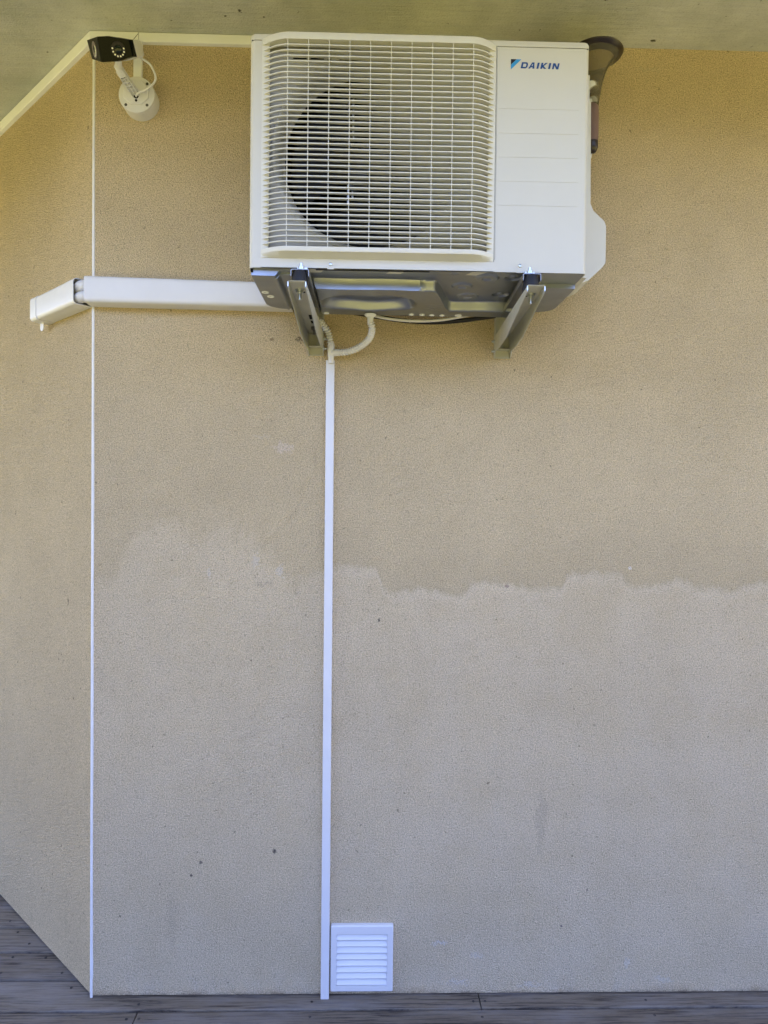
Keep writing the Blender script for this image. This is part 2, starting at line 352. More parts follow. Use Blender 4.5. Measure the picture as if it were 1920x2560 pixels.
tag(build('hedge', bm, M['leaf']), 'tall dark green hedge closing the garden behind the photographer', 'hedge', kind='stuff')
bm = B()
for k in range(-25, 18):
    y0 = B0 + PITCHB * k + .0045; y1 = y0 + PITCHB - .009
    x1 = 4.5 if y0 < .01 else -.80
    cuts = [-5.0] + sorted(random.uniform(-4, 4) for _ in range(2)) + [x1]
    if k == -1: cuts = [-5., -2.9, -.6835, 2.3, x1]
    elif k == 0: cuts = [-5., -2.1, .3680, 3.2, x1]
    elif k > 0: cuts = [-5., -3., x1]
    for a, b in zip(cuts, cuts[1:]):
        if b - a > .01: box(bm, a + .0012, b - .0012, y0, y1, -.028 + random.uniform(-.0006, .0006), 0 + random.uniform(-.0006, .0006), .0028, 2)
def screwhead(x, y): lathe(bm, (x, y, -.0015), (0, 0, 1), [(.0042, 0), (.0042, .0024), (.0030, .0026), (.001, .0020)], 12, 1)
js = (-.6875, -.157, .3675, .896, -1.195, -1.72, 1.42)
for k in range(-8, 5):
    yb = B0 + PITCHB * k
    for j in js:
        if yb > -.07 and j < -.7 or yb > .01: continue
        for dy in (.032, .107):
            if (k == -1 and j == -.6875) or (k == 0 and j == .3675):
                for dx in (-.019, .018): screwhead(j + dx + random.uniform(-.002, .002), yb + dy)
            else: screwhead(j + random.uniform(-.004, .004), yb + dy + random.uniform(-.003, .003))
for x, y in ((-.929, .0435), (-.9887, .113), (-1.077, .1887), (-1.168, .263), (-1.24, .328), (-1.30, .392), (-1.188, .1145), (-1.189, .1916)): screwhead(x, y)
for j in js: box(bm, j - .03, j + .03, -3.48, 2.2, -.13, -.032, mat=2)
deck = build('deck', bm, [M['wood'], M['screw'], M['dark']]); tag(deck, 'weathered grey brown timber deck boards with screw heads', kind='structure')
bm = B(); box(bm, -5, 4.5, -3.5, 2.2, -.3, -.2); tag(build('ground', bm, M['dark']), 'dark ground below the deck boards', kind='structure')

# ---------------------------------------------------------------- wall trunking and conduits
def trunk_section(bm, P0, P1, out, z0a, z1a, z0b, z1b, d, r=.012):
    """rounded trunk between wall points P0 and P1; out = wall normal; z ranges at both ends"""
    rings = []
    for P, z0, z1 in ((P0, z0a, z1a), (P1, z0b, z1b)):
        rings.append([Vector((P.x, P.y, 0)) + out * (.0005 + a) + Vector((0, 0, b)) for a, b in roundrect(0, d, z0, z1, r, 5, (1, 0, 0, 1))])
    sweep(bm, rings, cap=False); return rings
def trunk(name, P0, P1, out, za, zb, d, r, parent, mt, th=.0016, endcaps=True):
    bm = B(); out = Vector(out)
    o_ = trunk_section(bm, P0, P1, out, za[0], za[1], zb[0], zb[1], d, r)
    if endcaps: 
        bm.faces.new([bm.verts.new(p) for p in o_[0]]); bm.faces.new([bm.verts.new(p) for p in o_[1]])
    else:
        i_ = trunk_section(bm, P0, P1, out, za[0] + th, za[1] - th, zb[0] + th, zb[1] - th, d - th, r - th)
        for A, Bq in zip(o_, i_):
            n = len(A)
            for k in range(n): bm.faces.new([bm.verts.new(p) for p in (A[k], A[(k + 1) % n], Bq[(k + 1) % n], Bq[k])])
    bmesh.ops.remove_doubles(bm, verts=bm.verts, dist=1e-6)
    return build(name, bm, mt, parent, 40)
NY = Vector((0, -1, 0))
pt = empty('pipe_trunking', (-.5, 0, 2.15), 'large white pipe trunking bent round the wall corner, left of the outdoor unit', 'pipe trunking')
trunk('trunk_cover', Vector((-.853, 0, 0)), Vector((-.236, 0, 0)), NY, (2.150, 2.229), (2.1445, 2.2185), .060, .012, pt, M['pvc'], endcaps=False)
a0, a1 = C0 + E_ * .003, C0 + E_ * .288
trunk('trunk_cover', a0, a1, N_, (2.150, 2.228), (2.150, 2.226), .060, .012, pt, M['pvc'], endcaps=False)
ec = trunk('end_cap', C0 + E_ * .284, C0 + E_ * .331, N_, (2.1485, 2.2275), (2.1485, 2.2275), .0618, .013, pt, M['pvc'])
bm = B(); pr = [(-.015, 0), (-.013, -.018), (-.006, -.025), (.006, -.025), (.013, -.018), (.015, 0)]
rings = [[LW(.326 + a, o, 2.1490 + b) for a, b in pr] for o in (.024, .0265)]; sweep(bm, rings); build('clip_tab', bm, M['pvc'], ec)
for zc, r_ in ((2.206, .0165), (2.173, .0165)):
    bm = B(); path = catmull([LW(.12, .030, zc), LW(.04, .031, zc), LW(.0, .036, zc) + Vector((.004, 0, 0)), Vector((-.82, -.034, zc)), Vector((-.72, -.032, zc))], 40)
    P = resample(path, .0012); tube(bm, P, lambda i: r_ + .0008 * math.cos(2 * PI * i / 4.), 18); build('insulated_pipe', bm, M['pvc'], pt, 80)

ct = empty('cable_trunking', (-.7, 0, 2.95), 'slim cream cable trunking along the top of the wall below the soffit', 'cable trunking')
zt = CH - .0015
trunk('trunk_cover', Vector((-.7085, 0, 0)), Vector((.40, 0, 0)), NY, (zt - .0285, zt), (zt - .0285, zt), .015, .002, ct, M['pvc_cream'])
trunk('trunk_cover', Vector((CX - .0065, 0, 0)), Vector((-.7100, 0, 0)), NY, (zt - .034, zt), (zt - .034, zt), .0158, .002, ct, M['pvc_cream'])
trunk('trunk_cover', C0 + E_ * -.0060, C0 + E_ * 2.6, N_, (zt - .036, zt), (zt - .036, zt), .0155, .002, ct, M['pvc_cream'])
bm = B(); box(bm, -.7245, -.6995, -.0158, -.0005, 2.80, zt - .0289, .0012, 2); build('trunk_cover', bm, M['pvc_cream'], ct, label='short vertical drop to the camera box')
bm = B(); box(bm, -.0115, .0115, -.0006, .0003, -.0007, .0007, M=Matrix.Translation((-.717, -.0160, CH - .016)) @ Matrix.Rotation(-.9, 4, 'Y')); build('joint_gap', bm, M['seam'], ct)

bm = B(); rings = []
for z, xo in ((.0005, -.131), (.6, -.1312), (1.3, -.1316), (1.9955, -.1318)):
    rings.append([(xo + a, -b, z) for a, b in roundrect(0, .0258, .0005, .0165, .0022, 3, (1, 1, 0, 0))])
sweep(bm, rings); tag(build('drain_conduit', bm, M['pvc'], None, 40), 'narrow white vertical conduit standing on the deck and leading drain water down the wall', 'conduit')

# ---------------------------------------------------------------- drain hoses
dh = empty('drain_hose', (-.1165, -.012, 1.99), 'white corrugated drain hoses joined at a tee above the vertical conduit', 'drain hose')
bm = B(); corrugated(bm, [(.0045, -.118, 2.088), (.0085, -.112, 2.070), (.002, -.088, 2.050), (-.018, -.066, 2.034), (-.045, -.048, 2.022), (-.072, -.036, 2.0165), (-.099, -.026, 2.017)], .0090, .0017); build('hose', bm, M['pvc'], dh, 80)
bm = B(); corrugated(bm, [(-.200, -.085, 2.108), (-.172, -.062, 2.114), (-.148, -.045, 2.104), (-.129, -.032, 2.083), (-.1205, -.026, 2.058), (-.1175, -.022, 2.036)], .0090, .0017); build('hose', bm, M['pvc'], dh, 80)
bm = B(); lathe(bm, (-.1165, -.020, 1.985), (0, 0, 1), [(.0088, 0), (.0088, .018), (.0105, .022), (.0112, .045), (.0105, .056), (.009, .062)], 20)
tube(bm, catmull([(-.1165, -.020, 2.014), (-.104, -.024, 2.0165), (-.092, -.029, 2.0165)], 6), lambda i: .0105 + .0005 * math.sin(i * 1.1), 16); build('tee_joint', bm, M['pvc'], dh, 50)

# ---------------------------------------------------------------- low vent grille
vent = empty('vent_grille', (-.003, 0, .022), 'square white louvred vent on the wall beside the foot of the vertical conduit', 'vent')
bm = B(); x0, x1, z0, z1 = -.1005, .0950, .0225, .2325; ix0, ix1, iz0, iz1 = -.0825, .0765, .0425, .2055
def slab(x0, x1, z0, z1, mt=0, d=.013): box(bm, x0, x1, -d, -.0005, z0, z1, mat=mt)
sweep(bm, [[(a, -.0005, b) for a, b in roundrect(x0, x1, z0, z1, .004, 3)], [(a, -.0135, b) for a, b in roundrect(x0, x1, z0, z1, .004, 3)], [(a, -.0160, b) for a, b in roundrect(x0 + .003, x1 - .003, z0 + .003, z1 - .003, .004, 3)],
           [(a, -.0160, b) for a, b in roundrect(ix0, ix1, iz0, iz1, .0005, 3)], [(a, -.0012, b) for a, b in roundrect(ix0, ix1, iz0, iz1, .0005, 3)]], cap=False)
f = bm.faces.new([bm.verts.new((a, -.0012, b)) for a, b in roundrect(ix0, ix1, iz0, iz1, .0005, 3)])
bmesh.ops.remove_doubles(bm, verts=bm.verts, dist=1e-6); build('frame', bm, M['pvc'], vent, 30)
bm = B(); nl = 8; hl = (iz1 - iz0) / nl
for k in range(nl - 1, -1, -1):
    zb = iz0 + k * hl
    sweep(bm, [[(x, -.0145, zb + .0010), (x, -.0158, zb + .0026), (x, -.0028, zb + hl + .0012), (x, -.0015, zb + hl - .0010)] for x in (ix0 + .0003, ix1 - .0003)])
build('louvres', bm, M['pvc'], vent)

# ---------------------------------------------------------------- outdoor unit
ac = empty('air_conditioner_unit', (.122, -.26, 2.143), 'large ivory outdoor air conditioning unit with a wide grille, hung high on the wall', 'air conditioner')
X0, X1, YF, YB, Z0, Z1 = -.3018, .5460, -.415, -.112, 2.143, 2.720
ZT = 2.7025; GX0, GX1 = -.2725, .3105
# casing: left and right corner columns, lower strip
def arc(cx, cy, r, a0, a1, n=6): return [(cx + r * math.cos(math.radians(a0 + (a1 - a0) * k / n)), cy + r * math.sin(math.radians(a0 + (a1 - a0) * k / n))) for k in range(n + 1)]
t_ = .002; rc = .013
outer = [(GX0, YF)] + arc(X0 + rc, YF + rc, rc, 270, 180) + [(X0, YB)]
inner = [(X0 + t_, YB)] + arc(X0 + rc, YF + rc, rc - t_, 180, 270) + [(GX0, YF + t_)]
bm = B(); prism_z(bm, outer + inner, Z0, ZT - .0006); box(bm, X0 + t_, X1 - t_, YB - .002, YB, Z0, ZT - .001, mat=1)
build('casing', bm, [M['case'], M['coil']], ac, 30)
outer = [(GX1 + .001, YF)] + arc(X1 - rc, YF + rc, rc, 270, 360) + [(X1, YB)]
inner = [(X1 - t_, YB)] + arc(X1 - rc, YF + rc, rc - t_, 360, 270) + [(GX1 + .001, YF + t_)]
bm = B(); prism_z(bm, outer + inner, Z0, ZT - .0006)
sp = build('service_panel', bm, M['case'], ac, 30)
bm = B()
for zc in (2.5500, 2.4895, 2.4300, 2.3700, 2.3100): box(bm, GX1 + .006, .520, YF - .0009, YF + .0004, zc - .0007, zc + .0007)
build('embossed_lines', bm, M['case'], sp)
bm = B(); box(bm, GX1 + .0022, GX1 + .0034, YF - .0004, YF + .0004, Z0 + .03, ZT - .003)
build('fold_line', bm, M['shroud'], sp)
# lower strip below the grille
bm = B(); box(bm, GX0, GX1 + .001, YF, YF + .002, Z0, 2.168); box(bm, GX0, GX1 + .001, YF, YF + .030, Z0 + .0, Z0 + .0015); build('front_strip', bm, M['case'], ac)
# top cover
bm = B(); prof = arc(X0 + .0135, YF + .0130, .0140, 180, 270) + arc(X1 - .0135, YF + .0130, .0140, 270, 360) + [(X1 + .0005, YB), (X0 - .0005, YB)]
def shrink(pr, d): 
    cx, cy = (X0 + X1) / 2, (YF + YB) / 2; return [(x - d * (1 if x > cx else -1), y - d * (1 if y > cy else -1)) for x, y in pr]
sweep(bm, [[(x, y, ZT + .0008) for x, y in prof], [(x, y, Z1 - .007) for x, y in prof], [(x, y, Z1 - .002) for x, y in shrink(prof, .0015)], [(x, y, Z1) for x, y in shrink(prof, .005)]])
build('top_cover', bm, M['case'], ac, 40)
for (a, b) in ((X0 + .0035, GX0), (GX1 + .001, X1 - .0035)):
    bm = B(); box(bm, a, b, YF + .0012, YF + .003, ZT - .001, ZT + .0012); build('seam', bm, M['seam'], ac)
# screws with tabs at the lower edge
for sx_, sz_, hh in ((-.098, 2.1530, .024), (.377, 2.158, .026)):
    bm = B(); sweep(bm, [[(sx_ + a, y, Z0 - .0012 + b) for a, b in roundrect(-.0088, .0088, 0, hh, .006, 4, (1, 1, 0, 0))] for y in (YF - .0012, YF + .001)])
    tb = build('fixing_tab', bm, M['case'], ac, 40); bm = B(); lathe(bm, (sx_, YF - .001, sz_ + .001), (0, -1, 0), [(.0048, 0), (.0046, .002), (.003, .003), (.0026, .0016), (.0001, .0016)], 16); build('screw', bm, M['zinc'], tb, 40)
# logo
LX0, LZ0, LS = .3472, 2.6721, .0001002 * 1.0   # left x, baseline offsets; LS metres per zoom unit
def lp(u, v): return (LX0 + (u - 175) * LS, LZ0 + .0 - (v - 270) * LS)
def poly(bm, pts, mi):
    n = len(pts); a = [bm.verts.new((*[lp(u, v)[0]], YF - .00065, lp(u, v)[1])) for u, v in pts]; b = [bm.verts.new((lp(u, v)[0], YF - .00005, lp(u, v)[1])) for u, v in pts]
    f = bm.faces.new(a); f.material_index = mi
    for i in range(n): g = bm.faces.new((a[i], a[(i + 1) % n], b[(i + 1) % n], b[i])); g.material_index = mi
bm = B(); poly(bm, [(175, 270), (318, 270), (175, 405)], 0); poly(bm, [(322, 270), (435, 270), (175, 525), (175, 410)], 1); build('emblem', bm, [M['ink'], M['cyan']], sp)
def sk(x, y): return (x + (488 - y) * .22, y)       # slanted letters, baseline 488, top 340
def L_(bm, pts): poly(bm, [sk(*p) for p in pts], 0)
bm = B(); T, Bl = 338, 488
L_(bm, [(420, T), (468, T), (468, Bl), (420, Bl)])                                                   # D stem
L_(bm, [(468, T), (535, T), (535, T + 34), (468, T + 34)]); L_(bm, [(468, Bl - 34), (535, Bl - 34), (535, Bl), (468, Bl)])
oc = [(535 + 52 * math.sin(math.radians(a)), 413 - 75 * math.cos(math.radians(a))) for a in range(0, 181, 20)]; icv = [(535 + 8 * math.sin(math.radians(a)), 413 - 41 * math.cos(math.radians(a))) for a in range(0, 181, 20)]
for k in range(9): L_(bm, [oc[k], oc[k + 1], icv[k + 1], icv[k]])
L_(bm, [(612, Bl), (660, Bl), (708, T), (678, T)]); L_(bm, [(678, T), (722, T), (735, T + 2), (765, Bl), (716, Bl), (706, T + 40)]); L_(bm, [(668, 455), (712, 455), (710, 427), (680, 427)])   # A
L_(bm, [(816, T + 3), (866, T + 3), (866, Bl), (816, Bl)])                                           # I
L_(bm, [(912, T + 3), (960, T + 3), (960, Bl), (912, Bl)]); L_(bm, [(960, 405), (1012, T + 3), (1070, T + 3), (985, 420)]); L_(bm, [(960, 405), (985, 420), (1062, Bl), (1005, Bl), (960, 445)])   # K
L_(bm, [(1108, T + 5), (1158, T + 5), (1158, Bl), (1108, Bl)])                                       # I
L_(bm, [(1208, T + 7), (1252, T + 7), (1252, Bl + 3), (1208, Bl + 3)]); L_(bm, [(1325, T + 7), (1369, T + 7), (1369, Bl + 3), (1325, Bl + 3)]); L_(bm, [(1252, T + 7), (1262, T + 7), (1325, 440), (1325, Bl + 3), (1315, Bl + 3), (1252, 398)])  # N
bmesh.ops.remove_doubles(bm, verts=bm.verts, dist=1e-7); build('lettering', bm, M['blue'], sp)
# inner front plate with the round air outlet
FC = (.0010, 2.4400); FR = .2300
bm = B(); n = 96; cir, rec = [], []
rx0, rx1, rz0, rz1 = GX0 + .001, GX1 - .001, 2.1665, ZT
for k in range(n):
    a = 2 * PI * k / n; ca, sa = math.cos(a), math.sin(a); cir.append((FC[0] + (FR + .022) * ca, FC[1] + (FR + .022) * sa))
    tx = ((rx1 - FC[0]) / ca if ca > 1e-9 else (rx0 - FC[0]) / ca if ca < -1e-9 else 9); tz = ((rz1 - FC[1]) / sa if sa > 1e-9 else (rz0 - FC[1]) / sa if sa < -1e-9 else 9)
    t = max(min(tx, tz), FR + .0222); rec.append((FC[0] + t * ca, FC[1] + t * sa))
for c_ in ((rx0, rz0), (rx0, rz1), (rx1, rz0), (rx1, rz1)):
    k = min(range(n), key=lambda i: (rec[i][0] - c_[0]) ** 2 + (rec[i][1] - c_[1]) ** 2); rec[k] = c_
yP = -.4000
sweep(bm, [[(x, yP, z) for x, z in rec], [(x, yP, z) for x, z in cir]], cap=False); build('outlet_plate', bm, M['shroud'], ac)
bm = B(); lathe(bm, (FC[0], 0, FC[1]), (0, 1, 0), [(FR + .022, yP), (FR + .020, yP - .003), (FR + .014, yP - .003), (FR + .011, yP + .001), (FR + .006, yP + .006), (FR + .002, yP + .018), (FR - .001, yP + .030), (FR - .001, yP + .055), (FR - .006, yP + .057), (FR - .006, yP + .066)], 96, cap=False); build('shroud_ring', bm, M['shroud'], ac, 80)
bm = B(); lathe(bm, (FC[0], 0, FC[1]), (0, 1, 0), [(FR - .0055, yP + .066), (FR + .01, yP + .075), (FR + .01, yP + .262), (.001, yP + .262)], 64, cap=False); build('inner_duct', bm, M['dark'], ac, 60)
bm = B()
for k in range(4): box(bm, -.197 + k * .043, -.197 + k * .043 + .034, yP - .0012, yP - .0002, 2.668, 2.676)
build('plate_slots', bm, M['dark'], ac)
fan = empty('fan', (0, 0, 0), None, None); del_ = fan; fan.parent = ac; fan.location = (FC[0] - .122, -.30 + .26, FC[1] - 2.143)
fo = Vector((FC[0], -.30, FC[1]))
bm = B(); lathe(bm, fo, (0, -1, 0), [(.062, -.04), (.062, .01), (.050, .022), (.02, .026), (.001, .026)], 32); build('hub', bm, M['fan'], fan, 40)
for kb in range(3):
    bm = B(); rings = []
    for i in range(11):
        r_ = .055 + .160 * i / 10; a0_, a1_ = math.radians(120 * kb + 8 - 22 * i / 10), math.radians(120 * kb + 70 + 18 * i / 10); row = []
        for j in range(9):
            t = j / 8; a = a0_ + (a1_ - a0_) * t; row.append(fo + Vector((r_ * math.cos(a), -.030 + .065 * t + .01 * math.sin(PI * t), r_ * math.sin(a))))
        rings.append(row)
    sweep(bm, rings, closed=False, cap=False); bmesh.ops.solidify(bm, geom=bm.faces[:], thickness=.0025); build('blade', bm, M['fan'], fan, 60)
bm = B()
for dx in (-.062, -.050): box(bm, FC[0] + dx - .0025, FC[0] + dx + .0025, -.262, -.254, 2.17, 2.66)
box(bm, FC[0] - .055, FC[0] + .0, -.290, -.255, 2.262, 2.270, .002, 1)
build('motor_bracket', bm, M['zinc'], ac)
# grille
def gy(x):
    if x < -.205: return -.4455 + .0290 * min(1, (-.205 - x) / .0665) ** 1.7
    if x > .250: return -.4455 + .0290 * min(1, (x - .250) / .0590) ** 1.7
    return -.4455
xs = [-.2715, -.268, -.264, -.260, -.256, -.252, -.246, -.239, -.231, -.222, -.213, -.205] + [-.18 + .04 * k for k in range(11)] + [.250, .257, .265, .273, .280, .286, .291, .295, .299, .303, .3065, .3095]
def fdepth(x): t = min(1, max(0, (x + .22) / .40)); return .0050 + .0215 * t ** .8
bm = B(); NBAR = 38; zt0, zb0 = 2.6890, 2.1865
for k in range(1, NBAR):
    z = zb0 + (zt0 - zb0) * k / NBAR; rings = []
    for x in xs:
        e0 = min(1, max(.06, (x + .2715) / .0165), max(.06, (.3095 - x) / .0165)); dpt = fdepth(x); y_ = gy(x) + .0028 * (1 - e0)
        lim = -.4170 - y_; dd = dpt if -.2535 < x < .2925 else max(.0008, lim)
        hh = .00185 * (.35 + .65 * e0); y = gy(x) + .0028 * (1 - e0)
        rings.append([(x, y, z + hh * .6), (x, y - .0004 * e0, z), (x, y, z - hh * .8), (x, y + dd, z - hh * .6 + (.0022 if dd > .01 else .0)), (x, y + dd, z + hh * .6 + (.0010 if dd > .01 else 0))])
    sweep(bm, rings)
for k in range(10):
    x = -.2057 + .0506 * k; box(bm, x - .0008, x + .0008, -.4446, -.4392, zb0 - .001, zt0 + .001)
build('grille_bars', bm, M['grille'], ac, 50)
bm = B(); ring_t, ring_b = [], []
for x in xs:
    y = gy(x); tp = min(1, max(0, (x + .2715) / .03), max(0, (.3095 - x) / .03))
    ring_t.append([(x, y, zt0), (x, y, 2.7035), (x, y + .0012, 2.7062), (x, YF + .002, 2.7062), (x, YF + .002, zt0 + .001), (x, y + .012 * tp + .001, zt0 + .0005)])
    ring_b.append([(x, y, 2.1870), (x, y, 2.1770), (x, y + .0008, 2.1757), (x, min(YF, y + .03), 2.1672), (x, YF + .002, 2.1668), (x, YF + .002, 2.1860), (x, y + .009 * tp + .001, 2.1865)])
sweep(bm, ring_t); sweep(bm, ring_b)
prism_z(bm, [(-.2723, YF + .003), (-.2723, -.4160), (-.262, -.4172), (-.2545, -.4180), (-.2530, -.4170), (-.2530, YF + .003)], 2.1685, 2.7050)
prism_z(bm, [(.3103, YF + .003), (.3103, -.4160), (.300, -.4172), (.2935, -.4180), (.2920, -.4170), (.2920, YF + .003)], 2.1685, 2.7050)
build('grille_frame', bm, M['grille'], ac, 40)
# stamped steel base pan
def sst(a, b, x): t = max(0, min(1, (x - a) / (b - a))); return t * t * (3 - 2 * t)
def lst(a, b, x): return max(0, min(1, (x - a) / (b - a)))
def ell(x, y, cx, cy, ax, ay, pw=2): return (abs((x - cx) / ax) ** pw + abs((y - cy) / ay) ** pw)
def pan_z(x, y):
    z = 2.1425
    # lowered floor: front edge of it moves back towards the compressor side
    fl = -.345 if x < .13 else -.345 + .185 * sst(.165, .235, x) - (.02 if x > .30 else 0) * 0
    low = (lst(fl, fl + .0005, y) if x < .13 else sst(fl - .004 * min(1, (x - .13) / .02), fl + .0005 + .007 * min(1, (x - .13) / .02), y)) * sst(-.152, -.138, x) * (1 - sst(.415, .43, x))
    z -= .0285 * low
    left = lst(-.402, -.4015, y) * (1 - sst(-.240, -.225, x)); z -= .0145 * left
    left2 = lst(-.383, -.3825, y) * sst(-.245, -.23, x) * (1 - sst(-.165, -.150, x)); z -= .006 * left2
    rgt = lst(-.333, -.3325, y) * sst(.44, .45, x); z -= .012 * rgt
    if -.10 < x < .10: z += .003 * low * 0
    # drain trough: bean shaped pocket pressed upward
    wav = .010 * math.cos((x + .003) / .128 * 2 * PI * 1.0)
    q = ell(x, y, -.002, -.218 + wav * .4, .136, .073, 2.8); k_ = .0280 * (1 - sst(.55, 1.0, q)) if y > -.22 else .0280 * (1 - sst(.30, 1.05, q)); z += k_ * (1 - .0 * x)
    # pressed circles under the compressor
    for cx, cy, r, h in ((.302, -.372, .032, -.005), (.247, -.300, .029, -.005), (.372, -.372, .026, .006), (.275, -.212, .032, -.004), (.365, -.225, .024, .006), (.215, -.395, .012, -.002)):
        q = math.hypot(x - cx, (y - cy) / .95) / r; z += h * (1 - sst(.82, 1.0, q)) - h * .8 * (1 - sst(.30, .45, q))
    # shallow ribs
    for yy in (-.19, -.165, -.21): z += .0012 * math.exp(-((y - yy) / .004) ** 2) * sst(.15, .17, x) * (1 - sst(.20, .21, x))
    return z + .0006 * math.sin(x * 31 + y * 17)
bm = B(); nx = 420; xa, xb_, ya, yb_ = X0 + .004, X1 - .004, YF + .003, -.098; V = {}
YS = sorted([ya + (yb_ - ya) * j / 190 for j in range(191)] + [-.34498, -.34450, -.40198, -.40150, -.38298, -.38250, -.33298, -.33250]); ny = len(YS) - 1
for i in range(nx + 1):
    for j in range(ny + 1):
        x = xa + (xb_ - xa) * i / nx; y = YS[j]
        for cx, sg in ((xa + .055, -1), (xb_ - .055, 1)):
            if (x - cx) * sg > 0 and y > yb_ - .050:
                k = math.hypot((x - cx) / .055, (y - yb_ + .05) / .05)
                if k > 1: x = cx + (x - cx) / k; y = yb_ - .05 + (y - yb_ + .05) / k
        V[i, j] = bm.verts.new((x, y, pan_z(x, y)))
for i in range(nx):
    for j in range(ny):
        try: bm.faces.new((V[i, j], V[i + 1, j], V[i + 1, j + 1], V[i, j + 1]))
        except ValueError: pass
bmesh.ops.remove_doubles(bm, verts=bm.verts, dist=1e-5)
# turned-up rim at the back and sides
be = [e for e in bm.edges if len(e.link_faces) == 1 and e.verts[0].co.y > YF + .01]
r = bmesh.ops.extrude_edge_only(bm, edges=be); 
for v in r['geom']:
    if isinstance(v, bmesh.types.BMVert): v.co.z = 2.162
pan = build('base_pan', bm, M['galv'], ac, 48)
for sx_, sy_ in ((-.283, -.262), (-.274, -.222)):
    bm = B(); lathe(bm, (sx_, sy_, pan_z(sx_, sy_) + .001), (0, 0, -1), [(.0100, 0), (.0095, .0030), (.0068, .0035), (.0058, .0010), (.001, .0008)], 20); build('drain_plug', bm, M['pvc_cream'], pan, 40)
for sx_ in (-.126, .124, .155, .184, .214, .262):
    bm = B(); k = 1.35 if sx_ > .25 else 1; sy_ = -.112; lathe(bm, (sx_, sy_, pan_z(sx_, sy_) + .001), (0, 0, -1), [(.0080 * k, 0), (.0076 * k, .0030), (.0055 * k, .0035), (.0045 * k, .0022), (.001, .0020)], 20); build('drain_plug', bm, M['pvc_cream'], pan, 40)
bm = B(); box(bm, -.135, .150, YF + .004, YF + .0065, Z0 - .0022, Z0 + .0012); build('pan_edge_gap', bm, M['dark'], ac)
bm = B(); box(bm, X0 + .003, X0 + .009, YF + .01, YF + .03, Z0 - .008, Z0, .001, 1); build('corner_gap', bm, M['dark'], ac)
bm = B()
for k in range(5): box(bm, -.030 + k * .012, -.024 + k * .012, -.285, -.283, 2.117, 2.1225)
build('label_ticks', bm, M['dark'], pan)
bm = B(); lathe(bm, (.003, -.118, 2.1105), (0, 0, -1), [(.0175, 0), (.0170, .0030), (.0095, .009), (.0085, .022), (.0080, .030)], 24); build('drain_socket', bm, M['pvc_cream'], ac, 40)
# valve cover on the right side
bm = B(); yv0, yv1 = -.330, -.130
outl = [(X1 - .001, 2.700), (.5850, 2.690), (.6000, 2.660), (.6030, 2.385), (.6120, 2.365), (.6420, 2.338), (.6470, 2.325), (.6470, 2.225), (.6400, 2.214), (.6000, 2.176), (.575, 2.166), (X1 - .001, 2.166)]
sweep(bm, [[(x, y, z) for x, z in outl] for y in (yv0 + .07, yv1)] )
sweep(bm, [[(X1 - .002, yv0 - .0, 2.16), (.5735, yv0, 2.16), (.5735, yv0 + .08, 2.16), (X1 - .002, yv0 + .08, 2.16)], [(X1 - .002, yv0 - .0, 2.69), (.5735, yv0, 2.69), (.5735, yv0 + .08, 2.69), (X1 - .002, yv0 + .08, 2.69)]])
bmesh.ops.bevel(bm, geom=[e for e in bm.edges if e.calc_face_angle(0) > .6], offset=.004, segments=2, affect='EDGES')
build('valve_cover', bm, M['case'], ac, 40)
# mounting rails and rubber feet of the unit
def rail_x(side, y):   # centre line of each bracket arm
    t = (-.517 - y) / -.517
    return (-.1712 + t * .0065) if side < 0 else (.3945 + t * .0185)
YBolt = -.452
for side in (-1, 1):
    bm = B(); rings = []
    for y in (-.462, -.12):
        c_ = rail_x(side, y) + (.0005 if side < 0 else .001); w_ = .0225; z1 = 2.1260; z0 = 2.1085
        rings.append([(c_ - w_, y, z0), (c_ - w_, y, z1 - .003), (c_ - w_ + .003, y, z1), (c_ + w_ - .003, y, z1), (c_ + w_, y, z1 - .003), (c_ + w_, y, z0), (c_ + w_ - .002, y, z0), (c_ + w_ - .002, y, z1 - .004), (c_ + w_ - .004, y, z1 - .002), (c_ - w_ + .004, y, z1 - .002), (c_ - w_ + .002, y, z1 - .004), (c_ - w_ + .002, y, z0)])
    sweep(bm, rings); rl = build('mounting_rail', bm, M['rail'], ac)
    bm = B(); c_ = rail_x(side, YBolt)
    box(bm, c_ - .016, c_ + .020, -.436, YF + .004, 2.1285, 2.1335, .001, 1); box(bm, c_ - .010, c_ + .016, YF - .010, YF + .012, 2.1335, 2.1425, .001, 1); build('foot_tab', bm, M['zinc'], rl, 40)
    bm = B(); lathe(bm, (c_ - .003 * side, YBolt, 2.1265), (0, 0, 1), [(.0095, 0), (.0095, .0015), (.0078, .0018), (.0078, .007), (.0042, .0075), (.0042, .016), (.001, .0165)], 6 if False else 18); build('bolt', bm, M['zinc'], rl, 40)
    bm = B(); lathe(bm, (c_, YBolt, 2.0815), (0, 0, 1), [(.0205, 0), (.0212, .006), (.0200, .018), (.0170, .036), (.015, .0415)], 28); build('rubber_mount', bm, M['rubber'], rl, 40)

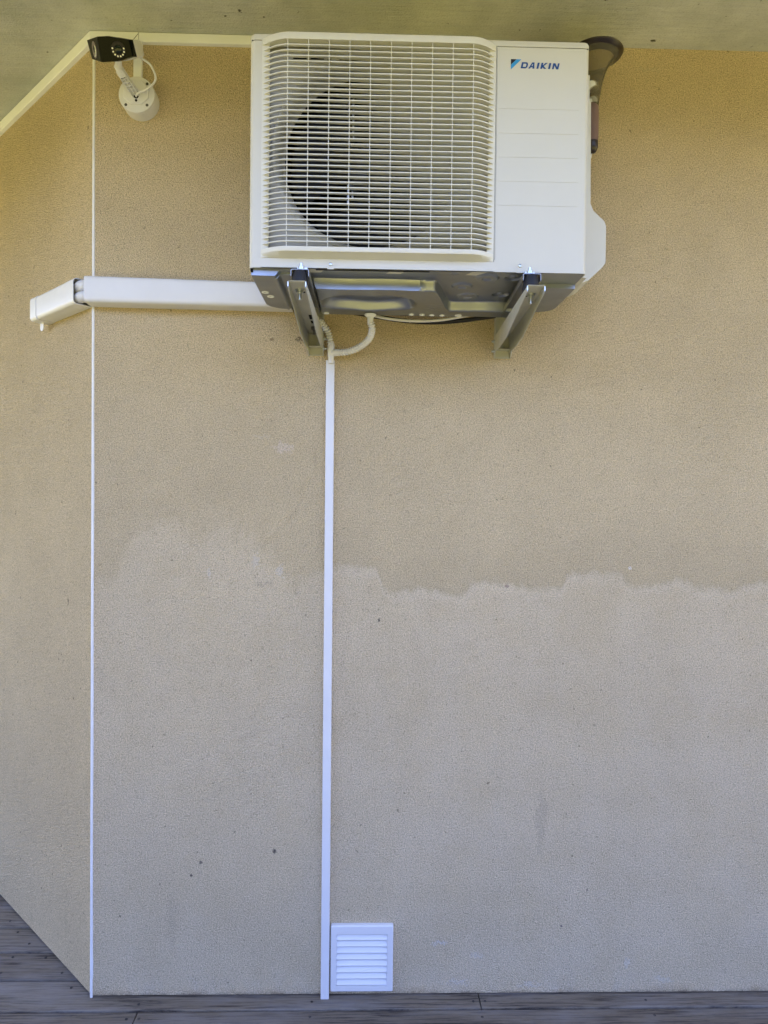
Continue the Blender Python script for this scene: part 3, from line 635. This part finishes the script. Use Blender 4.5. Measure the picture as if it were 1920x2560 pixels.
# ---------------------------------------------------------------- wall brackets
def bracket(side, label):
    xw0, xw1 = (-.1875, -.1395) if side < 0 else (.3885, .4395)
    root = empty('wall_bracket', ((xw0 + xw1) / 2, 0, 2.013), label, 'bracket', 'steel wall brackets carrying the outdoor unit')
    zt_ = 2.0800; t = .0022
    def xe(y, s):
        c_ = rail_x(side, y); h = .0218 + .0022 * (1 + y / .517); return c_ + s * h
    # arm: web and two tapering flanges, one bent sheet
    bm = B(); st = [(-.517, 2.0655, .5), (-.503, 2.062, 1), (-.44, 2.0545, 1), (-.23, 2.0240, 1), (-.11, 2.0230, 1), (-.004, 2.0280, 1)]; rings = []
    for y, zb, k in st:
        a, b = xe(y, -1), xe(y, 1); rr = .003
        rings.append([(a, y, zb), (a, y, zt_ - rr), (a + rr, y, zt_), (b - rr, y, zt_), (b, y, zt_ - rr), (b, y, zb), (b - t, y, zb), (b - t, y, zt_ - rr), (b - rr, y, zt_ - t), (a + rr, y, zt_ - t), (a + t, y, zt_ - rr), (a + t, y, zb)])
    sweep(bm, rings); arm = build('arm', bm, M['bracket'], root)
    # bright cut edge at the mouth
    bm = B(); a, b = xe(-.517, -1), xe(-.517, 1); path = [(a + .001, -.5175, 2.0665), (a + .001, -.5175, 2.0775), (a + .003, -.5175, 2.0792), (b - .003, -.5175, 2.0792), (b - .001, -.5175, 2.0775), (b - .001, -.5175, 2.0665)]
    tube(bm, path, .0015, 6); build('rolled_lip', bm, M['zinc'], arm)
    for s_ in (-1, 1):
        bm = B(); tube(bm, [(xe(y, s_) - s_ * .0011, y - .0003, zb - .0002) for y, zb, k in st], .0012, 6); build('flange_edge', bm, M['zinc'], arm)
    # slots through the web, modelled as thin dark plates just below it
    for (yy, dx, ww, ll) in ((-.205, .006, .0075, .022), (-.150, .006, .0075, .014), (YBolt + .014, .008, .0035, .006)):
        bm = B(); c_ = rail_x(side, yy) + dx * (1 if side < 0 else -1); box(bm, c_ - ww, c_ + ww, yy - ll, yy + ll, zt_ - t - .0009, zt_ - t - .0001)
        build('slot', bm, M['dark'], arm)
    bm = B(); c_ = rail_x(side, YBolt); lathe(bm, (c_, YBolt, zt_ - t), (0, 0, -1), [(.013, 0), (.013, .0015), (.0088, .0016), (.0088, .008), (.0045, .0082), (.0045, .024), (.003, .025)], 20); build('bolt', bm, M['zinc'], arm, 40)
    bm = B(); lathe(bm, (rail_x(side, -.09) + (.004 if side < 0 else -.004), -.09, zt_ - t), (0, 0, -1), [(.0115, 0), (.0115, .008), (.005, .0082), (.005, .022)], 6); build('bolt', bm, M['rail'], arm)
    # upright channel on the wall
    bm = B(); dpt = .030
    pr = [(xw0, -.001), (xw0, -dpt), (xw0 + .002, -dpt), (xw0 + .002, -.003), (xw1 - .002, -.003), (xw1 - .002, -dpt), (xw1, -dpt), (xw1, -.001)]
    rings = []
    for z, k in ((2.0110, .45), (2.022, 1), (2.42, 1)): rings.append([(x, y * (k if y < -.005 else 1), z) for x, y in pr])
    sweep(bm, rings); upr = build('upright', bm, M['bracket'], root)
    bm = B(); xm = (xw0 + xw1) / 2; box(bm, xw0 + .003, xw1 - .003, -.0305, -.0045, 2.0345, 2.0362); box(bm, xw0 + .004, xw1 - .004, -.0075, -.0035, 2.0125, 2.0140); build('cross_plate', bm, M['bracket'], root)
    bm = B(); lathe(bm, (xm + (.008 if side < 0 else -.002), -.003, 2.048), (0, -1, 0), [(.008, 0), (.008, .0015), (.0055, .002), (.0055, .005), (.001, .0055)], 16, mat=0); build('wall_screw', bm, M['zinc'], upr, 40)
    so_ = xw1 if side < 0 else xw0; sg = 1 if side < 0 else -1
    for yy, zz_ in ((-.018, 2.060), (-.018, 2.030)):
        bm = B(); lathe(bm, (so_ - sg * .001, yy, zz_), (sg, 0, 0), [(.0065, 0), (.0065, .004), (.0035, .0045), (.0033, .010), (.0015, .0105)], 14); build('side_bolt', bm, M['zinc'], upr, 40)
    return root
bracket(-1, 'left of the two steel brackets under the outdoor unit, partly behind the corrugated hose')
bracket(1, 'right of the two steel brackets under the outdoor unit, clear of the drain hoses')

# sagging refrigerant lines behind the unit
bm = B(); tube(bm, catmull([(-.06, -.070, 2.130), (.02, -.068, 2.118), (.10, -.066, 2.1075), (.19, -.065, 2.104), (.28, -.066, 2.111), (.38, -.07, 2.125)], 12), .0065, 10); build_ = build('refrigerant_pipe', bm, M['rubber'], None, 60)
tag(build_, 'black sagging pipe in the gap between the outdoor unit and the wall', 'pipe')
bm = B(); tube(bm, catmull([(-.06, -.082, 2.135), (.0, -.081, 2.120), (.06, -.080, 2.1085), (.13, -.080, 2.1035), (.20, -.080, 2.106), (.26, -.082, 2.115), (.33, -.085, 2.13)], 12), .0042, 10)
o = build('refrigerant_cable', bm, M['pvc'], None, 60); tag(o, 'white sagging cable just behind the bottom rear edge of the outdoor unit', 'cable')
bm = B(); lathe(bm, (.120, -.080, 2.1038), (1, .0, 0), [(.0052, 0), (.0052, .003)], 12); build('cable_tie', bm, M['pvc'], o)

# ---------------------------------------------------------------- junction box and security camera
JX, JZ, JR = -.7027, 2.7713, .0535
jb = empty('junction_box', (JX, 0, JZ), 'round white junction box on the wall below the security camera', 'junction box')
bm = B(); lathe(bm, (JX, 0, JZ), (0, -1, 0), [(JR, .0005), (JR, .0395), (JR - .0008, .0405), (JR - .0008, .0412), (JR + .0003, .0418), (JR, .0490), (JR - .0015, .0505), (.0001, .0507)], 72); build('box_body', bm, M['pvc'], jb, 35)
for a in (45, 135, 225, 315):
    cx, cz = JX + .0445 * math.cos(math.radians(a)) * 1.0, JZ + .0445 * math.sin(math.radians(a))
    bm = B(); lathe(bm, (cx, -.0500, cz), (0, -1, 0), [(.0042, 0), (.0042, .0013), (.0034, .0015), (.0001, .0016)], 16); build('screw', bm, M['darkscrew'], jb, 40)
sc = empty('security_camera', (JX, -.051, JZ), 'security camera with two lenses in a black face, on an arm', 'security camera')
# eight-sided mounting plate
bm = B(); oc = [(.0165, .039), (-.0165, .039), (-.037, .018), (-.037, -.012), (-.0165, -.031), (.0165, -.031), (.037, -.012), (.037, .018)]
sweep(bm, [[(JX + a * k, -y, JZ + b * k) for a, b in oc] for y, k in ((.0508, 1), (.0555, 1), (.0565, .97))]); mp = build('mounting_plate', bm, M['pvc'], sc)
bm = B()
lathe(bm, (JX + .001, -.0562, JZ - .0085), (0, -1, 0), [(.0075, 0), (.0075, .0008), (.0001, .0009)], 20); build('cable_hole', bm, M['ring'], mp)
bm = B(); lathe(bm, (JX + .001, -.0562, JZ - .0215), (0, -1, 0), [(.0038, 0), (.0038, .0012), (.0026, .0014), (.0022, .0006), (.0001, .0006)], 16); build('screw', bm, M['ring'], mp)
# arm: ribbed channel from the plate out to the knuckle
A0 = Vector((JX - .0005, -.060, JZ - .004)); A1 = Vector((-.7255, -.128, 2.7955)); ax = (A1 - A0).normalized(); wx = Vector((1, 0, .12)); wx = (wx - ax * wx.dot(ax)).normalized(); nx_ = ax.cross(wx); nx_ = nx_ if nx_.z < 0 else -nx_   # underside normal
L = (A1 - A0).length; bm = B()
def ab(l0, l1, w0, w1, h0, h1, bv=0):
    vs_ = []; P = lambda l, w_, h: A0 + ax * l + wx * w_ + nx_ * h
    v = [bm.verts.new(P(l, w_, h)) for l in (l0, l1) for w_ in (w0, w1) for h in (h0, h1)]
    for f in ((0, 1, 3, 2), (4, 6, 7, 5), (0, 4, 5, 1), (2, 3, 7, 6), (0, 2, 6, 4), (1, 5, 7, 3)): bm.faces.new([v[i] for i in f])
ab(-.006, L, -.0105, .0105, -.008, 0); ab(-.006, L, -.0105, -.0085, 0, .008); ab(-.006, L, .0085, .0105, 0, .008)
for k in range(6): ab(L * (.24 + .14 * k), L * (.24 + .14 * k) + .0018, -.0085, .0085, 0, .0072)
ab(-.006, L * .9, -.0009, .0009, 0, .0074); ab(L - .018, L + .002, -.0100, .0100, 0, .0082)
build('arm', bm, M['pvc'], sc)
K1 = Vector((-.7240, -.150, 2.8100))
bm = B(); tube(bm, [A1 - ax * .006, A1 + ax * .010, A1 + Vector((.001, -.008, .012))], .0100, 14); tube(bm, catmull([A1 + Vector((.001, -.004, .004)), A1 + Vector((.003, -.012, .012)), K1 + Vector((.006, .0, .012))], 5), lambda i: .0088 - .0002 * i, 14); build('knuckle', bm, M['pvc'], sc, 50)
# head: black two-facet face, white housing behind it
def ray(px, py):
    return (r2 * ((px - 960) / FPX) - u2 * ((py - 1280) / FPX) + fw)
HEAD = dict(A=(-.8022, -.1640, 2.8518), G=(-.7875, -.1735, 2.7970), T=(-.7625, -.2000, 2.8395), F=(-.7515, -.2150, 2.7760))
fwd = Vector((-.16, -.83, -.53)).normalized()
Pm = Vector((-.7076, -.195, 2.8144)); nm = Vector((-.02, -.86, -.51)).normalized()
def hitc(px, py, P, n_):
    o_ = Vector((0, CAM_Y, CAM_Z)); d = ray(px, py); return o_ + d * ((P - o_).dot(n_) / d.dot(n_))
main = [hitc(px, py, Pm, nm) for px, py in ((243, 92), (266, 91), (321, 100), (331, 141), (291, 152.5), (253, 154.5))]
Pl = (main[0] + main[5]) / 2; rd = (main[0] - main[5]).normalized(); nl_ = Vector((-.80, -.45, -.30)); nl_ = (nl_ - rd * nl_.dot(rd)).normalized()
left = [hitc(px, py, Pl, nl_) for px, py in ((217.5, 101), (230, 147))]
loop = [left[0], main[0], main[1], main[2], main[3], main[4], main[5], left[1]]
ctr = sum(loop, Vector()) / 8; back = -fwd
def grow(P, k, d): return [ctr + (p - ctr) * k + back * d for p in P]
bm = B(); R1 = [bm.verts.new(p) for p in loop]; bm.faces.new([R1[1], R1[2], R1[3], R1[4], R1[5], R1[6]]); bm.faces.new([R1[0], R1[1], R1[6], R1[7]])
prev = R1
for k, d in ((1.035, .004), (1.05, .016), (1.045, .022)):
    cur = [bm.verts.new(p) for p in grow(loop, k, d)]
    for i in range(8): bm.faces.new((prev[i], prev[(i + 1) % 8], cur[(i + 1) % 8], cur[i]))
    prev = cur
bm.faces.new(prev[::-1]); face = build('face_plate', bm, M['face'], sc)
bm = B(); prev = None
for k, d in ((1.035, .0215), (1.03, .030), (.99, .075), (.95, .088), (.85, .092)):
    cur = [bm.verts.new(p) for p in grow(loop, k, d)]
    if prev: 
        for i in range(8): bm.faces.new((prev[i], prev[(i + 1) % 8], cur[(i + 1) % 8], cur[i]))
    else: bm.faces.new(cur)
    prev = cur
bm.faces.new(prev[::-1]); bmesh.ops.bevel(bm, geom=bm.edges[:], offset=.002, segments=2, affect='EDGES'); build('housing', bm, M['pvc'], sc, 40)
def lens(P, n_, R, leds, a_from, a_to):
    bm = B(); lathe(bm, P, n_, [(R, .0002), (R, .0009), (R * .93, .0012), (R * .58, .0010), (R * .55, .0003)], 40, cap=False); lr = build('lens_ring', bm, M['ring'], face, 40)
    bm = B(); lathe(bm, P, n_, [(R * .54, .0002), (R * .5, .0012), (R * .35, .0026), (R * .15, .0032), (.0001, .0034)], 32); build('lens', bm, M['lens'], lr, 60)
    x, y, z = frame_of(n_)
    for k in range(leds):
        a = math.radians(a_from + (a_to - a_from) * k / (leds - 1)); q = P + (Vector((1, 0, 0)) - n_ * n_.x).normalized() * (R * .80 * math.cos(a)) + (Vector((0, 0, 1)) - n_ * n_.z).normalized() * (R * .80 * math.sin(a))
        bm = B(); lathe(bm, q, n_, [(.0024, .0008), (.0023, .0018), (.0012, .0019), (.0010, .0014), (.0001, .0014)], 12); build('emitter', bm, M['white_led'], lr)
lens(hitc(296, 124, Pm, nm), nm, .0200, 8, -190, 10)
lens(hitc(237, 124, Pl, nl_), nl_, .0185, 0, 0, 0) if False else None
bm = B(); Q = hitc(236.5, 124.5, Pl, nl_); lathe(bm, Q, nl_, [(.0205, .0002), (.0205, .0009), (.018, .0012), (.011, .0010), (.0105, .0003)], 40, cap=False); lr = build('lens_ring', bm, M['ring2'], face, 40)
bm = B(); lathe(bm, Q, nl_, [(.0105, .0002), (.009, .0014), (.005, .0028), (.0001, .0032)], 32); build('lens', bm, M['lens'], lr, 60)
bm = B(); xx = (Vector((0, 0, 1)) - nl_ * nl_.z).normalized(); yy = nl_.cross(xx)
pa = [Q + nl_ * .0014 + (xx * math.cos(math.radians(a)) + yy * math.sin(math.radians(a))) * .0155 for a in range(150, 290, 10)]; tube(bm, pa, .0015, 6); build('lens_reflector', bm, M['white_led'], lr)
bm = B(); tube(bm, [main[0] + nm * .0003, (main[0] * .3 + main[5] * .7) + nm * .0003], .0005, 6); build('facet_edge', bm, M['ring'], face)
# lead looping from the housing back to the plate
hb = ctr + back * .080 + Vector((.045, 0, -.010))
bm = B(); tube(bm, catmull([hb, hb + Vector((.014, .002, -.012)), Vector((-.648, -.095, 2.832)), Vector((-.6345, -.090, 2.803)), Vector((-.640, -.086, 2.786)), Vector((-.663, -.080, 2.771)), Vector((-.690, -.070, 2.7645)), Vector((-.7015, -.058, 2.7625))], 10), .0031, 12); build('lead', bm, M['pvc'], sc, 60)

# ---------------------------------------------------------------- wall lamp half hidden behind the unit
LXc, LYc = .6600, -.100
lamp = empty('wall_lamp', (LXc, 0, 2.66), 'brown smoked glass trumpet wall lamp half hidden behind the right side of the outdoor unit', 'wall lamp')
bm = B(); prof = [(.0125, 2.700), (.0125, 2.735), (.0150, 2.760), (.0185, 2.785), (.0235, 2.810), (.0310, 2.836), (.0420, 2.858), (.0560, 2.875), (.0700, 2.886), (.0790, 2.891)]
prof = prof + [(r_ - .0022 if r_ > .03 else r_ - .0022, z + .0012) for r_, z in prof[::-1]]
lathe(bm, (LXc, LYc, 0), (0, 0, 1), prof, 56, cap=False); gl = build('glass_shade', bm, M['smoked'], lamp, 60)
bm = B(); x_, y_, z_ = frame_of((0, 0, 1)); cr = []
lathe(bm, (LXc, LYc, 0), (0, 0, 1), [(.0540, 2.8735), (.0660, 2.8832), (.0790, 2.8900), (.0806, 2.8925), (.0790, 2.8950), (.0536, 2.8760)], 56, cap=False); build('rim', bm, M['brown'], gl, 60)
bm = B(); lathe(bm, (LXc - .004, LYc, 0), (0, 0, 1), [(.004, 2.602), (.012, 2.606), (.0170, 2.618), (.0172, 2.636)], 28); build('end_cap', bm, M['brown'], lamp, 50)
bm = B(); lathe(bm, (LXc - .004, LYc, 0), (0, 0, 1), [(.0172, 2.6362), (.0180, 2.660), (.0180, 2.726), (.0165, 2.739), (.0130, 2.744), (.0110, 2.748)], 28); build('sleeve', bm, M['mauve'], lamp, 50)
bm = B(); lathe(bm, (LXc - .002, LYc, 0), (0, 0, 1), [(.0128, 2.7485), (.0135, 2.757), (.0128, 2.765)], 28); lathe(bm, (LXc - .008, LYc, 0), (0, 0, 1), [(.010, 2.785), (.0205, 2.792), (.0215, 2.800), (.019, 2.806)], 28); build('collar', bm, M['pvc_cream'], lamp, 50)
bm = B(); box(bm, LXc - .018, LXc + .006, LYc + .012, -.0005, 2.675, 2.715, .003, 2); build('wall_arm', bm, M['brown'], lamp)
bm = B(); tube(bm, catmull([(LXc - .004, LYc, 2.603), (LXc - .006, LYc + .01, 2.590), (LXc - .014, LYc + .03, 2.575), (LXc - .03, LYc + .06, 2.566)], 8), .0014, 8); build('wire', bm, M['pvc'], lamp)
